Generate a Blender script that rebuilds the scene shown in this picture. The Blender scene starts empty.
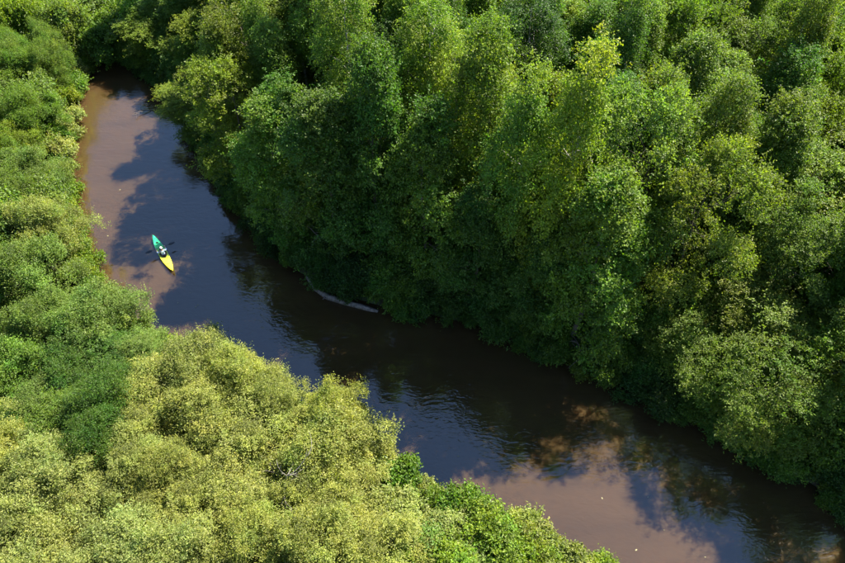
import bpy, bmesh, math, random
import numpy as np
from mathutils import Vector, Matrix

R = math.radians
sc = bpy.context.scene
C = sc.collection

# ------------------------------------------------------------------ camera
CAM_H, PITCH, FPX, PW, PH = 43.0, R(50.0), 750.0, 845.0, 563.0
cam = bpy.data.cameras.new('camera')
cam.sensor_width = 36.0
cam.lens = 36.0 * FPX / PW
cam.clip_start, cam.clip_end = 0.5, 3000.0
camo = bpy.data.objects.new('camera', cam)
camo.location = (0, 0, CAM_H)
camo.rotation_euler = (math.pi / 2 - PITCH, 0, 0)
C.objects.link(camo)
sc.camera = camo

# ------------------------------------------------------------------ sky, sun, exposure
SUN_EL, SUN_AZ = R(50.0), R(48.0)          # azimuth from +Y towards +X
S = Vector((math.cos(SUN_EL) * math.sin(SUN_AZ), math.cos(SUN_EL) * math.cos(SUN_AZ), math.sin(SUN_EL)))
w = bpy.data.worlds.new('World'); sc.world = w; w.use_nodes = True
nt = w.node_tree
bg = nt.nodes['Background']
sky = nt.nodes.new('ShaderNodeTexSky'); sky.sky_type = 'NISHITA'; sky.sun_disc = False
sky.sun_elevation = SUN_EL; sky.sun_rotation = SUN_AZ
sky.air_density = 1.0; sky.dust_density = 0.0; sky.ozone_density = 3.0; sky.altitude = 1200
nt.links.new(sky.outputs[0], bg.inputs[0]); bg.inputs[1].default_value = 0.072
sl = bpy.data.lights.new('sun', 'SUN'); sl.energy = 5.0; sl.angle = R(0.53); sl.color = (1.0, 0.92, 0.78)
so = bpy.data.objects.new('sun', sl); so.rotation_euler = S.to_track_quat('Z', 'Y').to_euler(); so.location = (30, 30, 80)
C.objects.link(so)
vs = sc.view_settings
vs.view_transform = 'Standard'; vs.look = 'None'; vs.gamma = 1.0; vs.use_curve_mapping = False
vs.exposure = 2.4
cy = sc.cycles
cy.max_bounces = 7; cy.diffuse_bounces = 4; cy.glossy_bounces = 3; cy.transmission_bounces = 5; cy.transparent_max_bounces = 4
cy.use_denoising = True
cy.caustics_reflective = False; cy.caustics_refractive = False

# ------------------------------------------------------------------ helpers
def unproj(px, py, z=0.0):
    """world point at height z on the view ray of a photo position (a survey of the place)"""
    u = (px - PW / 2) / FPX; v = (PH / 2 - py) / FPX
    dy = math.cos(PITCH) + v * math.sin(PITCH); dz = -math.sin(PITCH) + v * math.cos(PITCH)
    t = (z - CAM_H) / dz
    return (u * t, dy * t)

def proj(x, y, z):
    d = y * math.cos(PITCH) + (CAM_H - z) * math.sin(PITCH)
    up = y * math.sin(PITCH) - (CAM_H - z) * math.cos(PITCH)
    return (PW / 2 + FPX * x / d, PH / 2 - FPX * up / d)

def top_z(y, py):
    v = (PH / 2 - py) / FPX
    return CAM_H - y * (math.sin(PITCH) - v * math.cos(PITCH)) / (math.cos(PITCH) + v * math.sin(PITCH))

def tag(o, label=None, cat=None, group=None, kind=None):
    if label: o['label'] = label
    if cat: o['category'] = cat
    if group: o['group'] = group
    if kind: o['kind'] = kind
    return o

def link(name, me, mat=None, parent=None):
    o = bpy.data.objects.new(name, me); C.objects.link(o)
    if mat is not None and me is not None and len(me.materials) == 0: me.materials.append(mat)
    if parent is not None: o.parent = parent
    return o

def empty(name, loc=(0, 0, 0), rz=0.0):
    o = bpy.data.objects.new(name, None); o.location = loc; o.rotation_euler = (0, 0, rz); C.objects.link(o)
    o.empty_display_size = 0.3
    return o

def mesh_np(name, verts, quads, smooth=False):
    me = bpy.data.meshes.new(name)
    verts = np.asarray(verts, dtype=np.float32); quads = np.asarray(quads, dtype=np.int32)
    n = quads.shape[1]
    me.vertices.add(len(verts)); me.vertices.foreach_set('co', verts.ravel())
    me.loops.add(quads.size); me.loops.foreach_set('vertex_index', quads.ravel())
    me.polygons.add(len(quads))
    me.polygons.foreach_set('loop_start', np.arange(0, quads.size, n, dtype=np.int32))
    me.polygons.foreach_set('use_smooth', np.full(len(quads), smooth))
    me.update(calc_edges=True)
    return me

def tube(verts, quads, pts, rads, seg=7, cap=True):
    """adds a tapered tube to the lists"""
    pts = [np.array(p, float) for p in pts]
    base = len(verts)
    ref = np.array((0.31, 0.87, 0.12))
    for i, p in enumerate(pts):
        d = pts[min(i + 1, len(pts) - 1)] - pts[max(i - 1, 0)]
        d = d / (np.linalg.norm(d) + 1e-9)
        a = np.cross(d, ref); a /= np.linalg.norm(a) + 1e-9
        b = np.cross(d, a)
        for k in range(seg):
            t = 2 * math.pi * k / seg
            verts.append(p + (a * math.cos(t) + b * math.sin(t)) * rads[i])
    for i in range(len(pts) - 1):
        for k in range(seg):
            k2 = (k + 1) % seg
            quads.append((base + i * seg + k, base + i * seg + k2, base + (i + 1) * seg + k2, base + (i + 1) * seg + k))

def smooth_path(rng, a, b, n, wob, sag=0.0):
    a = np.array(a, float); b = np.array(b, float)
    out = []
    L = np.linalg.norm(b - a)
    ph = rng.uniform(0, 6.28, 3); fr = rng.uniform(1.0, 2.4, 3)
    for i in range(n):
        t = i / (n - 1)
        p = a + (b - a) * t
        e = math.sin(math.pi * t) if sag == 0 else t
        p = p + np.array([math.sin(fr[j] * 3 * t + ph[j]) - math.sin(ph[j]) * (1 - t) - math.sin(fr[j] * 3 + ph[j]) * t for j in range(3)]) * wob * L
        p[2] += sag * L * math.sin(math.pi * t)
        out.append(p)
    return out

# ------------------------------------------------------------------ materials
def new_mat(name):
    m = bpy.data.materials.new(name); m.use_nodes = True
    n = m.node_tree; n.nodes.clear()
    return m, n, n.nodes, n.links

def mat_leaf():
    m, n, N, L = new_mat('leaf')
    out = N.new('ShaderNodeOutputMaterial')
    info = N.new('ShaderNodeObjectInfo')
    at = N.new('ShaderNodeAttribute'); at.attribute_name = 'tint'
    hsv = N.new('ShaderNodeHueSaturation')
    L.new(info.outputs['Color'], hsv.inputs['Color'])
    # tint vector: x = hue shift, y = saturation, z = value; each leaf has its own
    sep = N.new('ShaderNodeSeparateXYZ'); L.new(at.outputs['Vector'], sep.inputs[0])
    L.new(sep.outputs[0], hsv.inputs['Hue']); L.new(sep.outputs[1], hsv.inputs['Saturation']); L.new(sep.outputs[2], hsv.inputs['Value'])
    pb = N.new('ShaderNodeBsdfPrincipled')
    pb.inputs['Roughness'].default_value = 0.48; pb.inputs['Specular IOR Level'].default_value = 0.22
    L.new(hsv.outputs[0], pb.inputs['Base Color'])
    tr = N.new('ShaderNodeBsdfTranslucent')
    mul = N.new('ShaderNodeMix'); mul.data_type = 'RGBA'; mul.blend_type = 'MULTIPLY'; mul.inputs[0].default_value = 1.0
    L.new(hsv.outputs[0], mul.inputs[6]); mul.inputs[7].default_value = (1.40, 1.50, 0.40, 1)
    L.new(mul.outputs[2], tr.inputs['Color'])
    mx = N.new('ShaderNodeMixShader'); mx.inputs[0].default_value = 0.50
    L.new(pb.outputs[0], mx.inputs[1]); L.new(tr.outputs[0], mx.inputs[2]); L.new(mx.outputs[0], out.inputs[0])
    return m

def mat_bark(name, c1, c2, scale=6.0, rough=0.85, stretch=(1, 1, 0.25)):
    m, n, N, L = new_mat(name)
    out = N.new('ShaderNodeOutputMaterial'); pb = N.new('ShaderNodeBsdfPrincipled')
    tc = N.new('ShaderNodeTexCoord'); mp = N.new('ShaderNodeMapping'); mp.inputs['Scale'].default_value = stretch
    L.new(tc.outputs['Object'], mp.inputs[0])
    no = N.new('ShaderNodeTexNoise'); no.inputs['Scale'].default_value = scale; no.inputs['Detail'].default_value = 6; no.inputs['Roughness'].default_value = 0.65
    L.new(mp.outputs[0], no.inputs['Vector'])
    cr = N.new('ShaderNodeValToRGB'); cr.color_ramp.elements[0].position = 0.36; cr.color_ramp.elements[1].position = 0.62
    cr.color_ramp.elements[0].color = (*c1, 1); cr.color_ramp.elements[1].color = (*c2, 1)
    L.new(no.outputs[0], cr.inputs[0]); L.new(cr.outputs[0], pb.inputs['Base Color'])
    pb.inputs['Roughness'].default_value = rough
    bp = N.new('ShaderNodeBump'); bp.inputs['Strength'].default_value = 0.5; bp.inputs['Distance'].default_value = 0.02
    L.new(no.outputs[0], bp.inputs['Height']); L.new(bp.outputs[0], pb.inputs['Normal'])
    L.new(pb.outputs[0], out.inputs[0])
    return m

def mat_plain(name, col, rough=0.5, spec=0.5, noise=0.12, scale=20):
    m, n, N, L = new_mat(name)
    out = N.new('ShaderNodeOutputMaterial'); pb = N.new('ShaderNodeBsdfPrincipled')
    tc = N.new('ShaderNodeTexCoord')
    no = N.new('ShaderNodeTexNoise'); no.inputs['Scale'].default_value = scale; no.inputs['Detail'].default_value = 4
    L.new(tc.outputs['Object'], no.inputs['Vector'])
    mp = N.new('ShaderNodeMapRange'); mp.inputs[3].default_value = 1 - noise; mp.inputs[4].default_value = 1 + noise
    L.new(no.outputs[0], mp.inputs[0])
    hs = N.new('ShaderNodeHueSaturation'); hs.inputs['Color'].default_value = (*col, 1)
    L.new(mp.outputs[0], hs.inputs['Value']); L.new(hs.outputs[0], pb.inputs['Base Color'])
    pb.inputs['Roughness'].default_value = rough; pb.inputs['Specular IOR Level'].default_value = spec
    L.new(pb.outputs[0], out.inputs[0])
    return m

def mat_ground():
    m, n, N, L = new_mat('forest_floor')
    out = N.new('ShaderNodeOutputMaterial'); pb = N.new('ShaderNodeBsdfPrincipled')
    tc = N.new('ShaderNodeTexCoord')
    a = N.new('ShaderNodeTexNoise'); a.inputs['Scale'].default_value = 0.35; a.inputs['Detail'].default_value = 8; a.inputs['Roughness'].default_value = 0.7
    b = N.new('ShaderNodeTexNoise'); b.inputs['Scale'].default_value = 9; b.inputs['Detail'].default_value = 5
    L.new(tc.outputs['Object'], a.inputs['Vector']); L.new(tc.outputs['Object'], b.inputs['Vector'])
    c1 = N.new('ShaderNodeValToRGB')
    c1.color_ramp.elements[0].position = 0.38; c1.color_ramp.elements[0].color = (0.040, 0.028, 0.016, 1)
    c1.color_ramp.elements[1].position = 0.62; c1.color_ramp.elements[1].color = (0.035, 0.055, 0.014, 1)
    L.new(a.outputs[0], c1.inputs[0])
    mp = N.new('ShaderNodeMapRange'); mp.inputs[3].default_value = 0.5; mp.inputs[4].default_value = 1.5; L.new(b.outputs[0], mp.inputs[0])
    hs = N.new('ShaderNodeHueSaturation'); L.new(c1.outputs[0], hs.inputs['Color']); L.new(mp.outputs[0], hs.inputs['Value'])
    L.new(hs.outputs[0], pb.inputs['Base Color']); pb.inputs['Roughness'].default_value = 0.95
    bp = N.new('ShaderNodeBump'); bp.inputs['Strength'].default_value = 0.8; bp.inputs['Distance'].default_value = 0.08
    L.new(b.outputs[0], bp.inputs['Height']); L.new(bp.outputs[0], pb.inputs['Normal']); L.new(pb.outputs[0], out.inputs[0])
    return m

def mat_water(rings):
    m, n, N, L = new_mat('silty_river_water')
    out = N.new('ShaderNodeOutputMaterial'); pb = N.new('ShaderNodeBsdfPrincipled')
    tc = N.new('ShaderNodeTexCoord')
    # silt drifting in streaks along the river
    mp = N.new('ShaderNodeMapping'); mp.inputs['Rotation'].default_value = (0, 0, R(42)); mp.inputs['Scale'].default_value = (0.12, 0.4, 1)
    L.new(tc.outputs['Object'], mp.inputs[0])
    si = N.new('ShaderNodeTexNoise'); si.inputs['Scale'].default_value = 1.0; si.inputs['Detail'].default_value = 5; si.inputs['Distortion'].default_value = 0.6
    L.new(mp.outputs[0], si.inputs['Vector'])
    cr = N.new('ShaderNodeValToRGB')
    cr.color_ramp.elements[0].position = 0.35; cr.color_ramp.elements[0].color = (0.031, 0.0188, 0.0080, 1)
    cr.color_ramp.elements[1].position = 0.65; cr.color_ramp.elements[1].color = (0.039, 0.0234, 0.0100, 1)
    L.new(si.outputs[0], cr.inputs[0]); L.new(cr.outputs[0], pb.inputs['Base Color'])
    pb.inputs['Roughness'].default_value = 0.035
    pb.inputs['IOR'].default_value = 1.74
    pb.subsurface_method = 'BURLEY'; pb.inputs['Subsurface Weight'].default_value = 1.0
    pb.inputs['Subsurface Radius'].default_value = (1.0, 0.7, 0.45); pb.inputs['Subsurface Scale'].default_value = 0.45
    # ripples
    def noise(scale, det, dist, vec=None, rot=R(30), sx=1.0, sy=1.0):
        q = N.new('ShaderNodeMapping'); q.inputs['Rotation'].default_value = (0, 0, rot); q.inputs['Scale'].default_value = (sx, sy, 1)
        L.new(tc.outputs['Object'], q.inputs[0])
        a = N.new('ShaderNodeTexNoise'); a.inputs['Scale'].default_value = scale; a.inputs['Detail'].default_value = det; a.inputs['Distortion'].default_value = dist
        L.new(q.outputs[0], a.inputs['Vector'])
        return a.outputs[0]
    def math_(op, a, b):
        k = N.new('ShaderNodeMath'); k.operation = op
        for i, v in enumerate((a, b)):
            if isinstance(v, (int, float)): k.inputs[i].default_value = v
            else: L.new(v, k.inputs[i])
        return k.outputs[0]
    big = noise(0.55, 2.0, 1.2, sx=1.0, sy=2.2)
    mid = noise(2.4, 2.0, 0.8, rot=R(-20), sx=1.0, sy=1.9)
    calm = noise(0.16, 1.0, 0.3)                       # gusts: calm and ruffled patches
    cm = N.new('ShaderNodeMapRange'); cm.inputs[1].default_value = 0.40; cm.inputs[2].default_value = 0.62; cm.inputs[3].default_value = 0.10; cm.inputs[4].default_value = 1.0
    L.new(calm, cm.inputs[0])
    h = math_('ADD', math_('MULTIPLY', big, 0.5), math_('MULTIPLY', math_('MULTIPLY', mid, 0.42), cm.outputs[0]))
    for (rx, ry, wl, rad, amp) in rings:               # rings spreading from snags in the current
        vd = N.new('ShaderNodeVectorMath'); vd.operation = 'DISTANCE'
        L.new(tc.outputs['Object'], vd.inputs[0]); vd.inputs[1].default_value = (rx, ry, 0)
        d = math_('ADD', vd.outputs['Value'], math_('MULTIPLY', big, 0.7))
        s = math_('SINE', math_('MULTIPLY', d, 2 * math.pi / wl), 0.0)
        f = N.new('ShaderNodeMapRange'); f.inputs[1].default_value = rad * 0.25; f.inputs[2].default_value = rad; f.inputs[3].default_value = amp; f.inputs[4].default_value = 0.0
        L.new(vd.outputs['Value'], f.inputs[0])
        h = math_('ADD', h, math_('MULTIPLY', s, f.outputs[0]))
    bp = N.new('ShaderNodeBump'); bp.inputs['Strength'].default_value = 1.0; bp.inputs['Distance'].default_value = 0.036
    L.new(h, bp.inputs['Height']); L.new(bp.outputs[0], pb.inputs['Normal'])
    L.new(pb.outputs[0], out.inputs[0])
    return m

LEAF = mat_leaf()
LOGW = mat_bark('weathered_log', (0.08, 0.062, 0.05), (0.21, 0.17, 0.14))
BARK = mat_bark('alder_bark', (0.030, 0.024, 0.018), (0.085, 0.070, 0.052))
BIRCH = mat_bark('birch_bark', (0.10, 0.09, 0.08), (0.46, 0.43, 0.38), scale=5.0, stretch=(0.5, 0.5, 2.2))
DEAD = mat_bark('dead_wood', (0.07, 0.062, 0.052), (0.20, 0.18, 0.155))
SNAG = mat_bark('waterlogged_wood', (0.035, 0.028, 0.022), (0.13, 0.105, 0.085))

# ------------------------------------------------------------------ the river's course
far_px = [(126, 58), (160, 82), (192, 112), (207, 146), (222, 182), (250, 221), (288, 262), (330, 290), (380, 303), (430, 312),
          (482, 326), (540, 352), (602, 374), (652, 402), (720, 436), (782, 466), (845, 512), (905, 560)]
near_px = [(86, 72), (72, 118), (64, 165), (70, 215), (86, 262), (106, 308), (150, 350), (208, 374), (262, 404), (318, 430),
           (368, 456), (418, 490), (478, 520), (540, 545), (592, 580), (650, 640)]
far_bank = [(-6, 92), (-16, 84), (-26, 74)] + [unproj(*p) for p in far_px] + [(40, 6), (60, -12)]
near_bank = [(-10, 96), (-22, 89), (-32, 78)] + [unproj(*p) for p in near_px] + [(24, -4), (46, -22)]
poly = np.array(far_bank + near_bank[::-1])

def seg_dist(P, pts):
    P = np.asarray(P, float); best = np.full(len(P), 1e9)
    for (ax, ay), (bx, by) in zip(pts[:-1], pts[1:]):
        d = np.array((bx - ax, by - ay)); l2 = d @ d + 1e-12
        t = np.clip(((P[:, 0] - ax) * d[0] + (P[:, 1] - ay) * d[1]) / l2, 0, 1)
        best = np.minimum(best, np.hypot(P[:, 0] - ax - t * d[0], P[:, 1] - ay - t * d[1]))
    return best

def inside(P, pl):
    P = np.asarray(P, float); r = np.zeros(len(P), bool)
    n = len(pl)
    for i in range(n):
        x1, y1 = pl[i]; x2, y2 = pl[(i + 1) % n]
        c = ((y1 > P[:, 1]) != (y2 > P[:, 1]))
        with np.errstate(divide='ignore', invalid='ignore'):
            xi = (x2 - x1) * (P[:, 1] - y1) / (y2 - y1 + 1e-12) + x1
        r ^= c & (P[:, 0] < xi)
    return r

def river_sd(P):
    """metres from the waterline, negative on the water; and which bank is nearer (True: the forest bank)"""
    df, dn = seg_dist(P, far_bank), seg_dist(P, near_bank)
    ins = inside(P, poly)
    d = np.minimum(df, dn)
    return np.where(ins, -d, d), df < dn

def value_noise(x, y, s, seed):
    x = x / s; y = y / s
    xi = np.floor(x).astype(int); yi = np.floor(y).astype(int); fx = x - xi; fy = y - yi
    def h(a, b):
        v = np.sin(a * 127.1 + b * 311.7 + seed * 74.7) * 43758.5453
        return v - np.floor(v)
    u = fx * fx * (3 - 2 * fx); v = fy * fy * (3 - 2 * fy)
    return (h(xi, yi) * (1 - u) + h(xi + 1, yi) * u) * (1 - v) + (h(xi, yi + 1) * (1 - u) + h(xi + 1, yi + 1) * u) * v

def ground_z(x, y):
    x = np.atleast_1d(np.asarray(x, float)); y = np.atleast_1d(np.asarray(y, float))
    sd, _ = river_sd(np.stack([x, y], 1))
    sdn = sd + (value_noise(x, y, 1.7, 3) - 0.5) * 0.7
    z = np.where(sdn < 0, np.maximum(-1.1, sdn * 0.7), 0.5 * (1 - np.exp(-np.maximum(sdn, 0) / 0.8)))
    z = z + np.where(sdn > 0, np.clip(sdn / 6, 0, 1) * (value_noise(x, y, 6, 1) * 0.5 + value_noise(x, y, 2.1, 2) * 0.18), 0)
    return z

def axis(a, b, step, ext):
    core = np.arange(a, b + 1e-6, step)
    out = []; v = b; s = step
    while v < ext: s *= 1.5; v += s; out.append(v)
    out2 = []; v = a; s = step
    while v > -ext: s *= 1.5; v -= s; out2.append(v)
    return np.array(out2[::-1] + list(core) + out)
gx = axis(-50, 55, 0.6, 900); gy = axis(-5, 85, 0.6, 900)
X, Y = np.meshgrid(gx, gy)
Z = ground_z(X.ravel(), Y.ravel())
nx, ny = len(gx), len(gy)
ii = (np.arange(ny - 1)[:, None] * nx + np.arange(nx - 1)[None, :]).ravel()
ground = link('ground', mesh_np('ground', np.stack([X.ravel(), Y.ravel(), Z], 1), np.stack([ii, ii + 1, ii + nx + 1, ii + nx], 1), True), mat_ground())
tag(ground, 'dark leaf-littered forest floor on both banks', None, None, 'structure')

# water: one strip that follows both banks and runs a little under them
fb, nb = [], []
def resample(pts, n):
    p = np.array(pts); d = np.r_[0, np.cumsum(np.hypot(*np.diff(p, axis=0).T))]
    t = np.linspace(0, d[-1], n)
    return np.stack([np.interp(t, d, p[:, 0]), np.interp(t, d, p[:, 1])], 1)
NS, NW = 120, 24
fr, nr = resample(far_bank, NS), resample(near_bank, NS)
cross = fr - nr; cross /= np.linalg.norm(cross, axis=1)[:, None]
fr2, nr2 = fr + cross * 1.8, nr - cross * 1.8
wv = []
for i in range(NS):
    for j in range(NW):
        p = nr2[i] + (fr2[i] - nr2[i]) * j / (NW - 1); wv.append((p[0], p[1], 0.0))
wi = (np.arange(NS - 1)[:, None] * NW + np.arange(NW - 1)[None, :]).ravel()
rp = lambda px, py: unproj(px, py)
rings = [(*rp(322, 292), 0.62, 7.0, 0.050), (*rp(162, 253), 0.8, 3.0, 0.014), (*rp(690, 420), 0.7, 4.0, 0.02), (*rp(505, 420), 0.8, 5.0, 0.018)]
water = link('river_water', mesh_np('river_water', wv, np.stack([wi, wi + NW, wi + NW + 1, wi + 1], 1), True), mat_water(rings))
if water.data.polygons[0].normal.z < 0: water.data.flip_normals()
tag(water, 'winding silty brown river between wooded banks', None, None, 'structure')

# ------------------------------------------------------------------ leaves
def leaf_mesh(name, P, D, Nn, Ln, Wd, tint):
    """one folded rhombic blade for each leaf"""
    n = len(P)
    D = D / (np.linalg.norm(D, axis=1, keepdims=True) + 1e-9)
    Sd = np.cross(D, Nn); Sd /= np.linalg.norm(Sd, axis=1, keepdims=True) + 1e-9
    Nn = np.cross(Sd, D)
    V = np.empty((n, 4, 3), np.float32)
    V[:, 0] = P
    V[:, 1] = P + D * (Ln * 0.45)[:, None] + Sd * (Wd * 0.5)[:, None] + Nn * (Wd * 0.12)[:, None]
    V[:, 2] = P + D * Ln[:, None] - Nn * (Ln * 0.10)[:, None]
    V[:, 3] = P + D * (Ln * 0.45)[:, None] - Sd * (Wd * 0.5)[:, None] + Nn * (Wd * 0.12)[:, None]
    me = mesh_np(name, V.reshape(-1, 3), np.arange(n * 4, dtype=np.int32).reshape(n, 4))
    a = me.attributes.new('tint', 'FLOAT_VECTOR', 'FACE'); a.data.foreach_set('vector', tint.astype(np.float32).ravel())
    me.materials.append(LEAF)
    return me

def unit(v): return v / (np.linalg.norm(v, axis=-1, keepdims=True) + 1e-9)

def make_crown(name, rng, H, Rr, base, prof, nlobe, lobe_r, nleaf, ll, lw, droop=0.0, upright=0.3, flat=0.75, per=16, sprig=0.45, core=0.25, shoots=0.06):
    """lobes fill the crown's envelope, sprigs cover each lobe, leaves sit along each sprig"""
    t = np.sort((np.arange(nlobe) + rng.uniform(0, 1, nlobe)) / nlobe)
    t = t ** 0.9
    ang = np.arange(nlobe) * 2.39996 + rng.uniform(-0.6, 0.6, nlobe)
    lr = lobe_r * rng.uniform(0.5, 1.35, nlobe)
    pr = np.array([prof(a) for a in t]) * Rr * (1 + (0.22 if H > 8 else 0.30) * np.sin(ang * 2 + rng.uniform(0, 6)) + (0.0 if H > 8 else 0.16) * np.sin(ang * 5 + rng.uniform(0, 6)) + rng.uniform(-0.30, 0.22, nlobe))
    rad = np.maximum(pr - lr * 0.6, 0.02) * np.where(rng.uniform(0, 1, nlobe) < core, rng.uniform(0.1, 0.6, nlobe), rng.uniform(0.75, 1.05, nlobe))
    z = base + (H - base - lobe_r * 0.5) * t + rng.uniform(-0.08, 0.10, nlobe) * H * (0.5 if H > 8 else 1.5)
    cen = np.stack([np.cos(ang) * rad, np.sin(ang) * rad, z], 1)
    area = lr ** 2
    nsp = max(nlobe, nleaf // per)
    own = rng.choice(nlobe, nsp, p=area / area.sum())
    outw = unit(np.stack([np.cos(ang), np.sin(ang), np.full(nlobe, 0.25)], 1))[own]
    d = unit(rng.normal(size=(nsp, 3)) * 0.8 + outw * 0.8 + np.array((0, 0, 0.75)))
    rr = lr[own] * np.where(rng.uniform(0, 1, nsp) < 0.1, rng.uniform(1.1, 1.5, nsp), rng.uniform(0.68, 1.1, nsp))
    sp = cen[own] + d * rr[:, None] * np.array((1, 1, flat))
    if droop > 0:
        sp[:, 2] -= rng.uniform(0, 1, nsp) ** 1.5 * droop * lr[own] * 2.2
    ax = unit(d + rng.normal(size=(nsp, 3)) * 0.45 + np.array((0, 0, upright)) - np.array((0, 0, droop * 1.6)))
    sl_ = sprig * np.where(rng.uniform(0, 1, nsp) < shoots, rng.uniform(1.6, 2.6, nsp), rng.uniform(0.6, 1.3, nsp))
    li = np.repeat(np.arange(nsp), per); n = len(li)
    u = rng.uniform(0, 1, n)
    P = sp[li] + ax[li] * (u * sl_[li])[:, None] + rng.normal(size=(n, 3)) * 0.085
    P[:, 2] = np.maximum(P[:, 2], 0.05)
    D = unit(ax[li] * 0.6 + rng.normal(size=(n, 3)) * 0.8 - np.array((0, 0, 0.15)))
    Nn = unit(np.array((0, 0, 0.75)) + d[li] * 0.55 + rng.normal(size=(n, 3)) * 0.5)
    L = ll * rng.choice((0.7, 1.0, 1.3), nsp, p=(0.35, 0.45, 0.2))[li] * rng.uniform(0.7, 1.2, n); W = lw * rng.uniform(0.7, 1.25, n)
    lobe_v = rng.normal(0, 0.15, nlobe)[own][li]; sp_v = rng.normal(0, 0.13, nsp)[li]; lf_v = rng.normal(0, 0.16, n)
    hue = 0.5 + rng.normal(0, 0.009, nlobe)[own][li] + rng.normal(0, 0.006, nsp)[li] + rng.normal(0, 0.005, n)
    # fresh shoot tips are yellower and paler
    tip = (rng.uniform(0, 1, nsp) < 0.22)[li] * u
    tint = np.stack([hue - tip * 0.012, np.clip(1.0 + rng.normal(0, 0.06, n), 0.6, 1.2), np.clip(1.0 + lobe_v + sp_v + lf_v + tip * 0.35, 0.4, 2.0)], 1)
    return leaf_mesh(name, P, D, Nn, L, W, tint), cen, lr

def make_wood(name, rng, H, cen, r0, mat, forks=1, nlimb=7, lean=0.3, top=0.9):
    """trunk mesh and separate limb meshes reaching into the lobes"""
    trunks = []
    V, Q = [], []
    ends = []
    for k in range(forks):
        a = rng.uniform(0, 6.28); sp = 0.0 if forks == 1 else 0.20 * H
        e = (math.cos(a) * (lean + sp), math.sin(a) * (lean + sp), H * top * rng.uniform(0.85, 1.0))
        pts = smooth_path(rng, (0.12 * math.cos(a) * (forks > 1), 0.12 * math.sin(a) * (forks > 1), -0.35), e, 10, 0.012)
        rr = r0 / (forks ** 0.5)
        rads = [rr * (1.35 if i == 0 else 1.0) * (1 - 0.86 * i / 9) for i in range(10)]
        tube(V, Q, pts, rads, 8); ends.append((pts, rads))
    tm = mesh_np(name + '_trunk', V, Q, True); tm.materials.append(mat)
    limbs = []
    idx = rng.choice(len(cen), min(nlimb, len(cen)), replace=False)
    for i in idx:
        c = cen[i]
        pts, rads = ends[rng.integers(len(ends))]
        zz = [p[2] for p in pts]
        za = max(0.3, c[2] - (0.45 + 0.35 * rng.uniform()) * math.hypot(c[0], c[1]) - 0.4)
        j = int(np.argmin([abs(q - za) for q in zz])); j = min(max(j, 1), 8)
        V, Q = [], []
        lp = smooth_path(rng, pts[j], c, 7, 0.035, 0.06)
        lrad = [max(0.012, rads[j] * 0.55 * (1 - 0.85 * q / 6)) for q in range(7)]
        tube(V, Q, lp, lrad, 6)
        for s in range(5):                                # twigs off the limb
            q = rng.integers(2, 7)
            dirv = unit(rng.normal(size=3) + np.array((0, 0, 0.5)))
            tp = smooth_path(rng, lp[q], lp[q] + dirv * rng.uniform(0.5, 1.2), 4, 0.05)
            tube(V, Q, tp, [lrad[q] * 0.55, lrad[q] * 0.4, 0.012, 0.006], 5)
        me = mesh_np(name + '_limb', V, Q, True); me.materials.append(mat); limbs.append(me)
    return tm, limbs

P_round = lambda t: (max(0.0, 1 - abs((t - 0.42) / 0.62) ** 2.3)) ** 0.5
P_col = lambda t: min(1.0, 0.6 + 1.3 * t) * (1 - max(0, (t - 0.25) / 0.78) ** 1.5 * 0.88)
P_cone = lambda t: (1 - t) ** 0.75 * 0.95 + 0.12
P_dome = lambda t: (1 - (t * 0.97) ** 2.2) ** 0.5
P_wide = lambda t: (max(0.02, 1 - abs((t - 0.55) / 0.62) ** 2.6)) ** 0.5

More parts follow.
